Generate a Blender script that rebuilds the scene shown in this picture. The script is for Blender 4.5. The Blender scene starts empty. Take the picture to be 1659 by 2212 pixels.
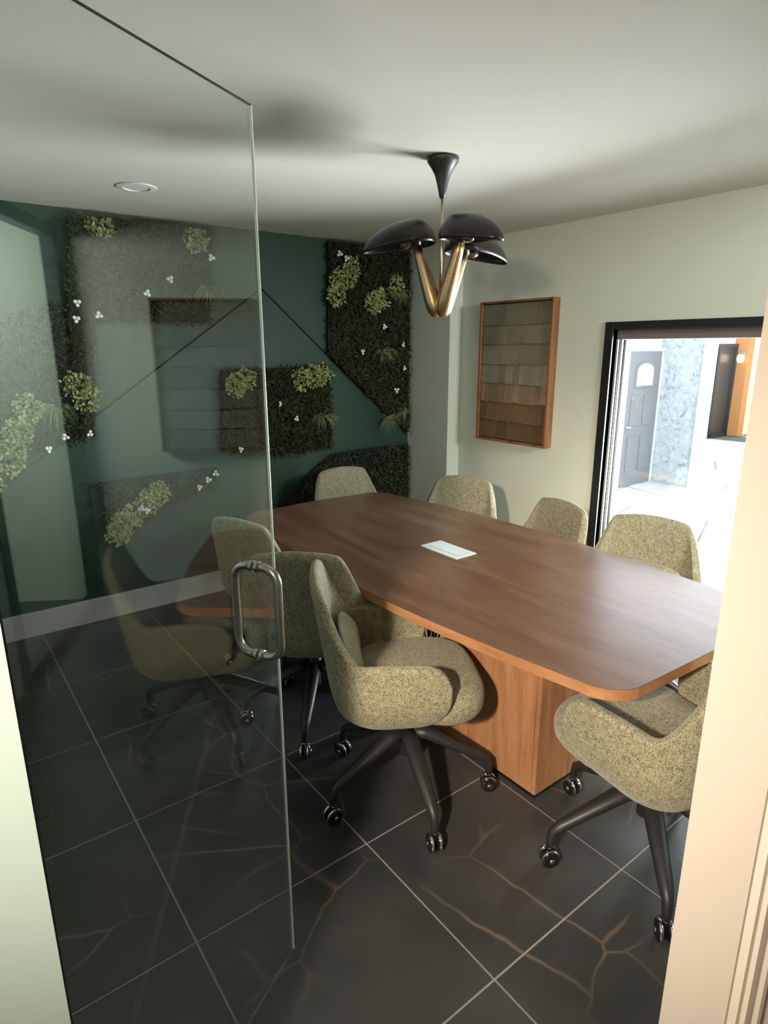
import bpy, bmesh, math, random
from mathutils import Vector, Matrix
from math import sin, cos, pi, radians as R

random.seed(7)
S = bpy.context.scene
COL = S.collection

# ------------------------------------------------------------------ camera, world, sun, lights, exposure
cam_d = bpy.data.cameras.new('camera')
cam = bpy.data.objects.new('camera', cam_d)
COL.objects.link(cam)
S.camera = cam
cam_d.sensor_fit = 'HORIZONTAL'
cam_d.sensor_width = 36.0
cam_d.lens = 36.0 * 1331.66 / 1659.0
cam_d.clip_start = 0.02
_r = Vector((0.79672, -0.60434, -0.002456))
_u = Vector((0.157599, 0.203842, 0.966236))
_f = Vector((0.583433, 0.77021, -0.257649))
M = Matrix.Identity(4)
for i in range(3):
    M[i][0] = _r[i]; M[i][1] = _u[i]; M[i][2] = -_f[i]
M[2][3] = 1.69
cam.matrix_world = M

W = bpy.data.worlds.new('sky')
S.world = W
W.use_nodes = True
wn = W.node_tree.nodes; wl = W.node_tree.links
bgn = wn['Background']
bgn.inputs[0].default_value = (0.78, 0.90, 1.0, 1)
bgn.inputs[1].default_value = 4.2

S.view_settings.view_transform = 'Standard'
S.view_settings.look = 'None'
S.view_settings.exposure = 0.35
S.view_settings.gamma = 1.0
S.view_settings.use_curve_mapping = False


def lamp(name, kind, loc, energy, color, **k):
    d = bpy.data.lights.new(name, kind)
    d.energy = energy
    d.color = color
    for a, v in k.items():
        if a != 'to':
            setattr(d, a, v)
    o = bpy.data.objects.new(name, d)
    COL.objects.link(o)
    o.location = loc
    if 'to' in k:
        o.rotation_euler = (Vector(k['to']) - Vector(loc)).to_track_quat('-Z', 'Y').to_euler()
    return o


lamp('sun', 'SUN', (9, 3, 8), 5.0, (1.0, 0.96, 0.90), angle=R(1.0), to=(7.3, 1.2, 0.0))
lamp('daylight_fill', 'AREA', (5.6, 1.05, 0.75), 620.0, (0.90, 0.96, 1.0), shape='RECTANGLE', size=1.7, size_y=1.1, to=(2.2, 2.2, 1.55))  # unseen area lamp added outside the patio door to boost the daylight
lamp('hall_light', 'AREA', (-1.15, -0.17, 2.12), 34.0, (1.0, 0.82, 0.64), shape='DISK', size=0.18, to=(1.3, 1.2, 1.0))
lamp('warm_fill_spot', 'SPOT', (-1.15, -0.17, 2.2), 420.0, (1.0, 0.84, 0.66), spot_size=R(42), spot_blend=0.95, shadow_soft_size=0.05, to=(1.95, 1.50, 0.45))  # added spot aimed past the jamb, lifts warm light on chairs and pedestal
lamp('right_wall_fill', 'AREA', (2.55, -1.25, 2.3), 120.0, (0.95, 1.0, 0.96), shape='RECTANGLE', size=0.9, size_y=0.5, to=(3.3, 0.9, 0.9))  # added lamp out of view, brightens the right wall seen in the glass

# ------------------------------------------------------------------ materials
MAT = {}


def mat(name, color, rough=0.5, metal=0.0, **k):
    m = bpy.data.materials.new(name)
    m.use_nodes = True
    b = m.node_tree.nodes['Principled BSDF']
    b.inputs['Base Color'].default_value = (*color, 1)
    b.inputs['Roughness'].default_value = rough
    b.inputs['Metallic'].default_value = metal
    for a, v in k.items():
        b.inputs[a].default_value = v
    MAT[name] = m
    return m


def nd(m, t, **k):
    n = m.node_tree.nodes.new(t)
    for a, v in k.items():
        setattr(n, a, v)
    return n


def lk(m, a, b):
    m.node_tree.links.new(a, b)


def ramp(m, fac, stops):
    r = nd(m, 'ShaderNodeValToRGB')
    e = r.color_ramp.elements
    e[0].position, e[0].color = stops[0][0], (*stops[0][1], 1)
    e[1].position, e[1].color = stops[-1][0], (*stops[-1][1], 1)
    for p, c in stops[1:-1]:
        x = e.new(p); x.color = (*c, 1)
    lk(m, fac, r.inputs[0])
    return r.outputs[0]


def coords(m, kind='Object', scale=(1, 1, 1), rot=(0, 0, 0)):
    tc = nd(m, 'ShaderNodeTexCoord')
    mp = nd(m, 'ShaderNodeMapping')
    mp.inputs['Scale'].default_value = scale
    mp.inputs['Rotation'].default_value = rot
    lk(m, tc.outputs[kind], mp.inputs[0])
    return mp.outputs[0]


def noise(m, vec, scale, detail=4, rough=0.5, dist=0.0):
    n = nd(m, 'ShaderNodeTexNoise')
    n.inputs['Scale'].default_value = scale
    n.inputs['Detail'].default_value = detail
    n.inputs['Roughness'].default_value = rough
    n.inputs['Distortion'].default_value = dist
    if vec is not None:
        lk(m, vec, n.inputs['Vector'])
    return n


def bump(m, h, strength, dist=0.002):
    b = nd(m, 'ShaderNodeBump')
    b.inputs['Strength'].default_value = strength
    b.inputs['Distance'].default_value = dist
    lk(m, h, b.inputs['Height'])
    lk(m, b.outputs[0], m.node_tree.nodes['Principled BSDF'].inputs['Normal'])


def base(m, c):
    lk(m, c, m.node_tree.nodes['Principled BSDF'].inputs['Base Color'])


def paint(name, c, rough=0.6):
    m = mat(name, c, rough)
    n = noise(m, coords(m), 60, 3)
    bump(m, n.outputs[0], 0.08, 0.001)
    return m


paint('ceiling_paint', (0.70, 0.665, 0.59))
paint('wall_paint', (0.64, 0.67, 0.58))
paint('mint_paint', (0.30, 0.385, 0.37))
paint('cream_paint', (0.40, 0.355, 0.315))
paint('trim_paint', (0.50, 0.455, 0.40), 0.45)
paint('baseboard_paint', (0.52, 0.50, 0.47), 0.45)
paint('green_paint', (0.013, 0.045, 0.027), 0.5)
mat('black_metal', (0.022, 0.022, 0.024), 0.45)
mat('black_frame', (0.008, 0.008, 0.010), 0.45)
mat('alu', (0.30, 0.31, 0.31), 0.5)
mat('head_frame', (0.20, 0.17, 0.165), 0.5)
mat('steel', (0.42, 0.41, 0.38), 0.25, 1.0)
mat('chrome', (0.8, 0.8, 0.82), 0.08, 1.0)
mat('wheel_black', (0.012, 0.012, 0.013), 0.12)
mat('plastic_white', (0.78, 0.90, 0.98), 0.35)
mat('slot', (0.12, 0.14, 0.15), 0.5)
mat('cable', (0.01, 0.01, 0.01), 0.4)
mat('grout', (0.31, 0.30, 0.285), 0.8)
mat('petal', (0.85, 0.84, 0.80), 0.5)
mat('edge_glare', (0.95, 1.0, 0.90), 0.2)  # pale colour stands in for the bright patio reflected in the edge
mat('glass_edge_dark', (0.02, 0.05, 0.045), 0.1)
mat('backing', (0.012, 0.016, 0.007), 0.9)
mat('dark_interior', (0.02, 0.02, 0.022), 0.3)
mat('downlight_white', (0.75, 0.75, 0.72), 0.4)
mat('grey_door', (0.17, 0.166, 0.17), 0.5)
mat('orange_wall', (0.45, 0.18, 0.05), 0.7)
mat('cream_wall', (0.85, 0.70, 0.48), 0.7)
mat('white_wall', (0.55, 0.57, 0.58), 0.7)
mat('bulb_glass', (0.30, 0.22, 0.13), 0.06, 0.8)
m = mat('lantern_glow', (1, 0.8, 0.5), 0.4)
m.node_tree.nodes['Principled BSDF'].inputs['Emission Color'].default_value = (1, 0.75, 0.4, 1)
m.node_tree.nodes['Principled BSDF'].inputs['Emission Strength'].default_value = 4

m = mat('brass', (0.55, 0.40, 0.22), 0.36, 1.0)
n = noise(m, coords(m, scale=(6, 6, 40)), 12, 3)
base(m, ramp(m, n.outputs[0], [(0.3, (0.40, 0.28, 0.15)), (0.7, (0.66, 0.49, 0.29))]))
m = mat('shade_bronze', (0.022, 0.017, 0.017), 0.30, 0.3)

# tweed chair fabric
m = mat('tweed', (0.3, 0.28, 0.19), 0.92)
v = coords(m)
n1 = noise(m, v, 270, 3, 0.75)
n2 = noise(m, v, 60, 2, 0.6)
mx = nd(m, 'ShaderNodeMath', operation='ADD'); lk(m, n1.outputs[0], mx.inputs[0])
mm = nd(m, 'ShaderNodeMath', operation='MULTIPLY'); lk(m, n2.outputs[0], mm.inputs[0]); mm.inputs[1].default_value = 0.22
lk(m, mm.outputs[0], mx.inputs[1])
base(m, ramp(m, mx.outputs[0], [(0.50, (0.085, 0.075, 0.045)), (0.59, (0.27, 0.245, 0.155)), (0.76, (0.46, 0.43, 0.29))]))
bump(m, n1.outputs[0], 0.55, 0.003)
m.node_tree.nodes['Principled BSDF'].inputs['Sheen Weight'].default_value = 0.25
m.node_tree.nodes['Principled BSDF'].inputs['Sheen Roughness'].default_value = 0.4


def wood(name, stops, sc, rough, rot=(0, 0, 0), big=2.2):
    m = mat(name, stops[1][1], rough)
    v = coords(m, scale=sc, rot=rot)
    a = noise(m, v, big, 5, 0.55, 0.6)
    b = noise(m, v, 22, 3, 0.6)
    t = nd(m, 'ShaderNodeMath', operation='MULTIPLY'); lk(m, b.outputs[0], t.inputs[0]); t.inputs[1].default_value = 0.35
    s = nd(m, 'ShaderNodeMath', operation='ADD'); lk(m, a.outputs[0], s.inputs[0]); lk(m, t.outputs[0], s.inputs[1])
    base(m, ramp(m, s.outputs[0], stops))
    bump(m, b.outputs[0], 0.05, 0.001)
    return m


wood('walnut_top', [(0.45, (0.125, 0.060, 0.036)), (0.68, (0.185, 0.095, 0.058)), (0.9, (0.25, 0.14, 0.09))], (5, 0.8, 5), 0.31)
MAT['walnut_top'].node_tree.nodes['Principled BSDF'].inputs['Specular IOR Level'].default_value = 1.0
wood('walnut_side', [(0.45, (0.27, 0.12, 0.055)), (0.68, (0.42, 0.20, 0.095)), (0.9, (0.52, 0.28, 0.15))], (7, 7, 0.7), 0.45)
wood('walnut_edge', [(0.45, (0.30, 0.135, 0.06)), (0.68, (0.40, 0.19, 0.09)), (0.9, (0.48, 0.25, 0.13))], (4, 1.5, 4), 0.42)
wood('frame_wood', [(0.45, (0.16, 0.060, 0.022)), (0.68, (0.25, 0.10, 0.04)), (0.9, (0.32, 0.14, 0.06))], (8, 8, 1), 0.5)

# shingle material, tinted per piece through object colour
m = mat('shingle', (0.3, 0.3, 0.3), 0.75)
oi = nd(m, 'ShaderNodeObjectInfo')
n = noise(m, coords(m, scale=(1, 60, 6)), 3, 3, 0.6)
cr = ramp(m, n.outputs[0], [(0.3, (0.7, 0.7, 0.7)), (0.7, (1.1, 1.1, 1.1))])
mi = nd(m, 'ShaderNodeMix', data_type='RGBA', blend_type='MULTIPLY')
mi.inputs[0].default_value = 1.0
lk(m, oi.outputs['Color'], mi.inputs[6]); lk(m, cr, mi.inputs[7])
base(m, mi.outputs[2])

# slate floor tile
m = mat('slate', (0.03, 0.03, 0.03), 0.33)
tc = nd(m, 'ShaderNodeTexCoord'); geo = nd(m, 'ShaderNodeNewGeometry')
pv = geo.outputs['Position']
nb = noise(m, pv, 2.3, 6, 0.6)
cb = ramp(m, nb.outputs[0], [(0.3, (0.032, 0.035, 0.037)), (0.55, (0.052, 0.054, 0.053)), (0.8, (0.076, 0.074, 0.067))])
vd = noise(m, pv, 2.5, 3, 0.5)
vadd = nd(m, 'ShaderNodeVectorMath', operation='MULTIPLY_ADD')
lk(m, vd.outputs['Color'], vadd.inputs[0]); vadd.inputs[1].default_value = (0.18, 0.18, 0); lk(m, pv, vadd.inputs[2])
vor = nd(m, 'ShaderNodeTexVoronoi', feature='DISTANCE_TO_EDGE'); vor.inputs['Scale'].default_value = 2.1
lk(m, vadd.outputs[0], vor.inputs['Vector'])
ve = ramp(m, vor.outputs[0], [(0.0, (1, 1, 1)), (0.012, (0, 0, 0))])
nm = noise(m, pv, 1.7, 2)
msk = ramp(m, nm.outputs[0], [(0.46, (0, 0, 0)), (0.6, (1, 1, 1))])
mu = nd(m, 'ShaderNodeMath', operation='MULTIPLY'); lk(m, ve, mu.inputs[0]); lk(m, msk, mu.inputs[1])
mi = nd(m, 'ShaderNodeMix', data_type='RGBA'); lk(m, mu.outputs[0], mi.inputs[0]); lk(m, cb, mi.inputs[6])
mi.inputs[7].default_value = (0.17, 0.125, 0.095, 1)
base(m, mi.outputs[2])
rr_ = ramp(m, nb.outputs[0], [(0.3, (0.28, 0.28, 0.28)), (0.7, (0.42, 0.42, 0.42))])
lk(m, rr_, m.node_tree.nodes['Principled BSDF'].inputs['Roughness'])
bump(m, nb.outputs[0], 0.25, 0.004)

# outside stone
m = mat('flagstone', (0.62, 0.60, 0.57), 0.8)
n = noise(m, None, 3, 5)
base(m, ramp(m, n.outputs[0], [(0.3, (0.34, 0.335, 0.33)), (0.7, (0.50, 0.495, 0.48))]))
mat('stone_joint', (0.10, 0.10, 0.10), 0.9)
m = mat('stucco', (0.7, 0.73, 0.76), 0.85)
v = coords(m)
n = noise(m, v, 13, 8, 0.72, 0.8)
base(m, ramp(m, n.outputs[0], [(0.36, (0.24, 0.26, 0.28)), (0.46, (0.44, 0.465, 0.49)), (0.7, (0.52, 0.545, 0.57))]))
bump(m, n.outputs[0], 1.0, 0.04)

# foliage
for nme, a, b in (('leaf_dark', (0.012, 0.017, 0.006), (0.048, 0.050, 0.017)),
                  ('leaf_pale', (0.20, 0.25, 0.075), (0.45, 0.47, 0.20)),
                  ('leaf_grass', (0.07, 0.11, 0.03), (0.26, 0.30, 0.12))):
    m = mat(nme, a, 0.6)
    n = noise(m, coords(m), 26, 3, 0.7)
    base(m, ramp(m, n.outputs[0], [(0.35, a), (0.65, b)]))


def glass_mat(name, tint):
    m = bpy.data.materials.new(name); m.use_nodes = True
    t = m.node_tree; t.nodes.clear()
    out = nd(m, 'ShaderNodeOutputMaterial'); mix = nd(m, 'ShaderNodeMixShader')
    tr = nd(m, 'ShaderNodeBsdfTransparent'); gl = nd(m, 'ShaderNodeBsdfGlossy')
    tr.inputs[0].default_value = (*tint, 1)
    gl.inputs['Color'].default_value = (0.93, 1.0, 0.97, 1)
    gl.inputs['Roughness'].default_value = 0.0
    lw = nd(m, 'ShaderNodeLayerWeight'); lw.inputs[0].default_value = 0.5
    pw = nd(m, 'ShaderNodeMath', operation='POWER'); pw.inputs[1].default_value = 5.0
    lk(m, lw.outputs['Facing'], pw.inputs[0])
    ma = nd(m, 'ShaderNodeMath', operation='MULTIPLY_ADD'); ma.inputs[1].default_value = 0.95; ma.inputs[2].default_value = 0.05
    lk(m, pw.outputs[0], ma.inputs[0])
    lk(m, ma.outputs[0], mix.inputs[0]); lk(m, tr.outputs[0], mix.inputs[1]); lk(m, gl.outputs[0], mix.inputs[2])
    lk(m, mix.outputs[0], out.inputs[0])
    MAT[name] = m


glass_mat('door_glass', (0.97, 0.99, 0.98))
glass_mat('clear_glass', (0.99, 1.0, 1.0))


# ------------------------------------------------------------------ helpers
def link(name, me, material, parent=None, smooth=False):
    if material:
        me.materials.append(MAT[material])
    if smooth:
        me.polygons.foreach_set('use_smooth', [True] * len(me.polygons))
    o = bpy.data.objects.new(name, me)
    COL.objects.link(o)
    if parent is not None:
        o.parent = parent
    return o


def obj(name, bm, material, parent=None, smooth=False):
    me = bpy.data.meshes.new(name)
    bmesh.ops.recalc_face_normals(bm, faces=bm.faces)
    bm.to_mesh(me); bm.free()
    return link(name, me, material, parent, smooth)


def bevel(bm, w, seg=2):
    bmesh.ops.bevel(bm, geom=bm.edges[:], offset=w, segments=seg, affect='EDGES', profile=0.5, clamp_overlap=True)


def box(a, b, bv=0.0, bm=None):
    own = bm is None
    bm = bm or bmesh.new()
    vs = [bm.verts.new((x, y, z)) for x in (a[0], b[0]) for y in (a[1], b[1]) for z in (a[2], b[2])]
    for f in ((0, 1, 3, 2), (4, 6, 7, 5), (0, 4, 5, 1), (2, 3, 7, 6), (0, 2, 6, 4), (1, 5, 7, 3)):
        bm.faces.new([vs[i] for i in f])
    if bv and own:
        bmesh.ops.recalc_face_normals(bm, faces=bm.faces)
        bevel(bm, bv)
    return bm


def tube(pts, rads, n=12, bm=None, cap=True):
    bm = bm or bmesh.new()
    if not isinstance(rads, (list, tuple)):
        rads = [rads] * len(pts)
    pts = [Vector(p) for p in pts]
    rings = []
    nrm = None
    for i, p in enumerate(pts):
        t = (pts[min(i + 1, len(pts) - 1)] - pts[max(i - 1, 0)]).normalized()
        if nrm is None:
            nrm = t.orthogonal().normalized()
        nrm = (nrm - t * nrm.dot(t)).normalized()
        bn = t.cross(nrm)
        rings.append([bm.verts.new(p + (nrm * cos(2 * pi * k / n) + bn * sin(2 * pi * k / n)) * rads[i]) for k in range(n)])
    for a, b in zip(rings, rings[1:]):
        for k in range(n):
            bm.faces.new((a[k], a[(k + 1) % n], b[(k + 1) % n], b[k]))
    if cap:
        bm.faces.new(rings[0][::-1]); bm.faces.new(rings[-1])
    return bm


def lathe(prof, n=24, bm=None, mat4=None):
    bm = bm or bmesh.new()
    rings = []
    for r, z in prof:
        if r < 1e-5:
            rings.append([bm.verts.new((0, 0, z))])
        else:
            rings.append([bm.verts.new((r * cos(2 * pi * k / n), r * sin(2 * pi * k / n), z)) for k in range(n)])
    new = [v for rg in rings for v in rg]
    for a, b in zip(rings, rings[1:]):
        for k in range(n):
            q = (k + 1) % n
            if len(a) == 1 and len(b) == 1: continue
            if len(a) == 1: bm.faces.new((a[0], b[q], b[k]))
            elif len(b) == 1: bm.faces.new((a[k], a[q], b[0]))
            else: bm.faces.new((a[k], a[q], b[q], b[k]))
    if mat4 is not None:
        bmesh.ops.transform(bm, matrix=mat4, verts=new)
    return bm


def prism(poly, z0, z1, bm=None, bv=0.0):
    """poly of (x, y) extruded along z"""
    bm = bm or bmesh.new()
    a = [bm.verts.new((x, y, z0)) for x, y in poly]
    b = [bm.verts.new((x, y, z1)) for x, y in poly]
    bm.faces.new(a[::-1]); bm.faces.new(b)
    n = len(poly)
    for i in range(n):
        bm.faces.new((a[i], a[(i + 1) % n], b[(i + 1) % n], b[i]))
    if bv:
        bmesh.ops.recalc_face_normals(bm, faces=bm.faces)
        bevel(bm, bv)
    return bm


def wallprism(poly, y0, y1):
    """poly of (x, z) extruded along y"""
    bm = bmesh.new()
    a = [bm.verts.new((x, y0, z)) for x, z in poly]
    b = [bm.verts.new((x, y1, z)) for x, z in poly]
    bm.faces.new(a); bm.faces.new(b[::-1])
    n = len(poly)
    for i in range(n):
        bm.faces.new((a[i], b[i], b[(i + 1) % n], a[(i + 1) % n]))
    return bm


def empty(name, label, cat, loc=(0, 0, 0), rz=0, group=None):
    o = bpy.data.objects.new(name, None)
    o.empty_display_size = 0.05
    COL.objects.link(o)
    o.location = loc
    o.rotation_euler = (0, 0, rz)
    o['label'] = label; o['category'] = cat
    if group: o['group'] = group
    return o


def tag(o, label, cat, group=None):
    o['label'] = label; o['category'] = cat
    if group: o['group'] = group
    return o


def struct(name, bm, material, label=None, parent=None, smooth=False):
    o = obj(name, bm, material, parent, smooth)
    if parent is None:
        o['kind'] = 'structure'
        o['label'] = label or name
        o['category'] = name.split('_')[0]
    return o


def copy_tree(o, parent=None):
    c = o.copy()
    COL.objects.link(c)
    if parent is not None:
        c.parent = parent
    for ch in [x for x in o.children]:
        copy_tree(ch, c)
    return c


def inpoly(x, z, poly):
    c = False
    n = len(poly)
    for i in range(n):
        x0, z0 = poly[i]; x1, z1 = poly[(i + 1) % n]
        if (z0 > z) != (z1 > z) and x < (x1 - x0) * (z - z0) / (z1 - z0) + x0:
            c = not c
    return c


# ------------------------------------------------------------------ room shell
ZC = 2.44; YG = 4.024; XW = 3.427; XL = -1.35; YN = -0.12
PY0, PY1, PZ = 1.20, 2.235, 1.79       # patio opening
floor = struct('floor', box((XL, -2.6, -0.16), (XW + 0.14, YG, -0.0025)), 'grout', 'pale grout bed under the dark slate floor tiles')
TX0, TY0, TP = 0.42, 0.258, 0.614
tile_me = None
ys = [0.866 + 0.608 * k for k in range(-6, 6)]
xs = [0.42 + 0.6155 * k for k in range(-4, 6)]
G_ = 0.0032
for x in xs:
    for y in ys:
        x0, x1 = max(x, XL), min(x + 0.6155, XW)
        y0, y1 = max(y, -2.6), min(y + 0.608, YG)
        if x1 - x0 < 0.03 or y1 - y0 < 0.03: continue
        full = abs(x1 - x0 - 0.6155) < 1e-4 and abs(y1 - y0 - 0.608) < 1e-4
        if full and tile_me is not None:
            o = bpy.data.objects.new('floor_tile', tile_me); COL.objects.link(o); o.parent = floor
        else:
            w_, d_ = x1 - x0, y1 - y0
            o = obj('floor_tile', box((G_, G_, -0.012), (w_ - G_, d_ - G_, 0.0), 0.0012), 'slate', floor)
            if full: tile_me = o.data
        o.location = (x0, y0, 0)

struct('ceiling', box((XL - 0.1, -2.7, ZC), (XW + 0.14, YG + 0.1, ZC + 0.12)), 'ceiling_paint', 'off-white painted ceiling')

# back wall with green panels meeting along slanting seams
back = struct('wall_back', box((XL - 0.1, YG + 0.012, 0), (XW + 0.14, YG + 0.12, ZC)), 'backing', 'dark green wall behind the moss panels')
g = 0.004
L0 = (-1.35, -0.2); PK = (2.009, 2.079); SR = (3.29, 0.973)
sl = (2.079 - 1.335) / (2.009 - 0.929); sr = (1.645 - 2.079) / (2.512 - 2.009)
zl = 2.079 - sl * (2.009 + 0.125)
xl0 = 2.009 - (2.079 - 0.0) / sl
xr1 = 3.427; zr1 = 2.079 + sr * (3.427 - 2.009)
pan = [[(XL, 0), (xl0 - g, 0), (2.009 - g, 2.079 + g), (2.009 - g, ZC), (XL, ZC)],
       [(2.009 + g, 2.079 + g), (xr1, zr1 + g), (xr1, ZC), (2.009 + g, ZC)],
       [(xl0 + g, 0), (xr1, 0), (xr1, zr1 - g), (2.009, 2.079 - g * 2)]]
for p in pan:
    obj('panel', wallprism(p, YG, YG + 0.012), 'green_paint', back)
struct('baseboard_back', box((XL, YG - 0.016, 0), (3.30, YG, 0.153), 0.003), 'baseboard_paint', 'pale grey baseboard under the green wall')
struct('wall_left', box((XL - 0.1, -2.7, 0), (XL, YG + 0.1, ZC)), 'wall_paint', 'left wall beyond the glass door')

# right wall with patio opening
bm = bmesh.new()
box((XW, -2.7, 0), (XW + 0.14, PY0, ZC), bm=bm)
box((XW, PY1, 0), (XW + 0.14, YG + 0.1, ZC), bm=bm)
box((XW, PY0, PZ), (XW + 0.14, PY1, ZC), bm=bm)
box((3.30, 3.536, 0), (XW, YG + 0.012, ZC), bm=bm)
struct('wall_right', bm, 'wall_paint', 'pale wall with the patio door and the artwork')
bm = box((XW - 0.014, PY1 + 0.06, 0), (XW, 3.536, 0.12))
struct('baseboard_right', bm, 'trim_paint', 'white baseboard along the right wall')

# near walls: left return, right jamb, near wall of the room and the hall
struct('wall_front', box((XL, 0.745, 0), (0.0395, 0.825, ZC)), 'mint_paint', 'mint wall end at the left of the doorway')
bm = bmesh.new()
box((0.73, 0.219, 0), (0.97, 0.300, ZC), bm=bm)
box((0.89, YN - 0.1, 0), (0.97, 0.22, ZC), bm=bm)
struct('wall_jamb', bm, 'cream_paint', 'cream door jamb at the right of the doorway')
bm = bmesh.new()
# stepped door casing on the hall side of the jamb
for a, b, t in ((0.738, 0.752, 0.010), (0.752, 0.770, 0.016), (0.770, 0.800, 0.011), (0.800, 0.815, 0.017), (0.815, 0.835, 0.008)):
    box((a, 0.219 - t, 0), (b, 0.219, ZC - 0.0), bm=bm)
struct('trim_1', bm, 'trim_paint', 'stepped cream door casing at the right edge')
bm = bmesh.new()
box((0.97, YN - 0.1, 0), (2.2, YN, ZC), bm=bm)
box((2.2, YN - 0.1, 2.40), (XW, YN, ZC), bm=bm)
struct('trim_2', box((0.040, 0.798, 0), (0.0450, 0.825, ZC)), 'black_frame', 'thin black seal on the edge of the mint wall')
struct('wall_near', bm, 'wall_paint', 'wall beside the doorway facing the room')
w1 = struct('window_1', box((XW - 0.085, YN - 0.07, 0.0), (XW - 0.001, YN + 0.012, 2.398), 0.002), 'black_frame', 'black framed glazed partition beside the doorway')
obj('window_frame', box((2.2, YN - 0.07, 2.33), (XW - 0.0855, YN + 0.012, 2.398), 0.002), 'black_frame', w1)
obj('window_frame', box((2.2, YN - 0.07, 0.0), (2.27, YN + 0.012, 2.3295), 0.002), 'black_frame', w1)
obj('window_frame', box((2.2705, YN - 0.07, 0.0), (XW - 0.0855, YN + 0.012, 0.07), 0.002), 'black_frame', w1)
obj('pane', box((2.2705, YN - 0.035, 0.07), (XW - 0.0855, YN - 0.029, 2.3295)), 'clear_glass', w1)
# hall enclosure behind the camera
bm = bmesh.new()
box((XL, -2.7, 0), (XW, -2.6, ZC), bm=bm)
struct('wall_hall', bm, 'cream_paint', 'hall wall behind the viewer')

# ------------------------------------------------------------------ patio door
wd = struct('window_2', box((XW - 0.012, PY1, 0), (XW + 0.10, PY1 + 0.055, PZ + 0.045), 0.002), 'black_frame', 'patio door with a black casing in the right wall')
obj('casing', box((XW - 0.012, PY0 - 0.05, PZ), (XW + 0.10, PY1 - 0.0005, PZ + 0.045), 0.002), 'black_frame', wd)
obj('casing', box((XW - 0.012, PY0 - 0.05, 0), (XW + 0.10, PY0, PZ - 0.0005), 0.002), 'black_frame', wd)
obj('head_rail', box((XW + 0.04, PY0, PZ - 0.055), (XW + 0.13, PY1, PZ - 0.001)), 'head_frame', wd)
for k, (a, b, mt) in enumerate(((0.005, 0.018, 'alu'), (0.024, 0.030, 'black_frame'), (0.034, 0.052, 'alu'), (0.058, 0.062, 'black_frame'), (0.066, 0.085, 'alu'))):
    obj('track', box((XW + 0.03 + a, PY1 - 0.012 - 0.004 * k, 0.012), (XW + 0.03 + b, PY1 - 0.0005, PZ - 0.056)), mt, wd)
obj('sill', box((XW - 0.005, PY0, 0.0), (XW + 0.135, PY1, 0.014), 0.002), 'alu', wd)
obj('pane', box((XW + 0.098, PY0, 0.014), (XW + 0.104, PY1 - 0.045, PZ - 0.056)), 'clear_glass', wd)

# ------------------------------------------------------------------ outside
GZ = -0.25
gr = struct('floor_patio', box((XW + 0.14, -6, GZ - 0.2), (22, 12, GZ - 0.012)), 'stone_joint', 'joint bed of the flagstone patio')
rs = random.Random(3)
NX, NY = 12, 9
px_ = [[(XW + 0.16 + 0.85 * i + (rs.uniform(-.2, .2) if 0 < i < NX else 0), -1.5 + 0.9 * j + rs.uniform(-.22, .22)) for j in range(NY + 1)] for i in range(NX + 1)]
for i in range(NX):
    for j in range(NY):
        q = [px_[i][j], px_[i + 1][j], px_[i + 1][j + 1], px_[i][j + 1]]
        cx = sum(p[0] for p in q) / 4; cy = sum(p[1] for p in q) / 4
        pts = []
        for a in range(4):
            p, s = q[a], q[(a + 1) % 4]
            pts.append(p); pts.append(((p[0] + s[0]) / 2, (p[1] + s[1]) / 2))
        pts = [(cx + (x - cx) * 0.972, cy + (y - cy) * 0.972) for x, y in pts]
        obj('flagstone', prism(pts, GZ - 0.02, GZ + rs.uniform(-0.002, 0.004)), 'flagstone', gr)

struct('wall_courtyard', box((5.2, 4.85, GZ), (9.4, 5.1, 3.2)), 'white_wall', 'white courtyard wall around the grey door')
col = tag(obj('stucco_pillar', box((8.65, 4.23, GZ), (9.02, 4.849, 2.9), 0.01), 'stucco'), 'rough white stucco pillar beside the grey panelled door', 'pillar')
post = tag(obj('white_post', box((8.60, 4.13, GZ), (8.70, 4.2295, 2.9), 0.01), 'white_wall'), 'slim smooth white post at the right edge of the stucco pillar', 'post')
gd = empty('entry_door', 'grey panelled entry door with an arched light across the patio', 'door', (7.8, 4.85, GZ))
gw, gh = 0.80, 1.88
bm = box((0, -0.045, 0.0), (gw, -0.003, gh), 0.003)
obj('door_leaf', bm, 'grey_door', gd)
bm = bmesh.new()
box((-0.05, -0.05, 0), (-0.002, -0.001, gh), bm=bm); box((gw + 0.002, -0.05, 0), (gw + 0.048, -0.001, gh), bm=bm); box((-0.05, -0.05, gh + 0.002), (gw + 0.048, -0.001, gh + 0.05), bm=bm)
obj('door_frame', bm, 'white_wall', gd)
for a, b, c, d in ((0.12, 0.36, 0.22, 0.72), (0.44, 0.68, 0.22, 0.72), (0.12, 0.36, 0.86, 1.30), (0.44, 0.68, 0.86, 1.30)):
    bm = box((a, -0.056, c), (b, -0.046, d), 0.006)
    obj('door_panel', bm, 'grey_door', gd)
arch = [(0.2, 1.42), (0.6, 1.42), (0.6, 1.62)] + [(0.4 + 0.2 * cos(t), 1.62 + 0.10 * sin(t)) for t in [pi * k / 10 for k in range(1, 10)]] + [(0.2, 1.62)]
obj('light_frame', wallprism([(0.4 + (x - 0.4) * 1.17, 1.56 + (z - 1.56) * 1.2) for x, z in arch], -0.056, -0.047), 'grey_door', gd)
obj('glass_light', wallprism(arch, -0.060, -0.057), 'white_wall', gd)
bm = lathe([(0, -0.02), (0.03, -0.02), (0.035, 0.0), (0.0, 0.0)], 14, mat4=Matrix.Translation((0.07, -0.048, 1.02)) @ Matrix.Rotation(R(90), 4, 'X'))
obj('deadbolt', bm, 'chrome', gd)
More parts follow.
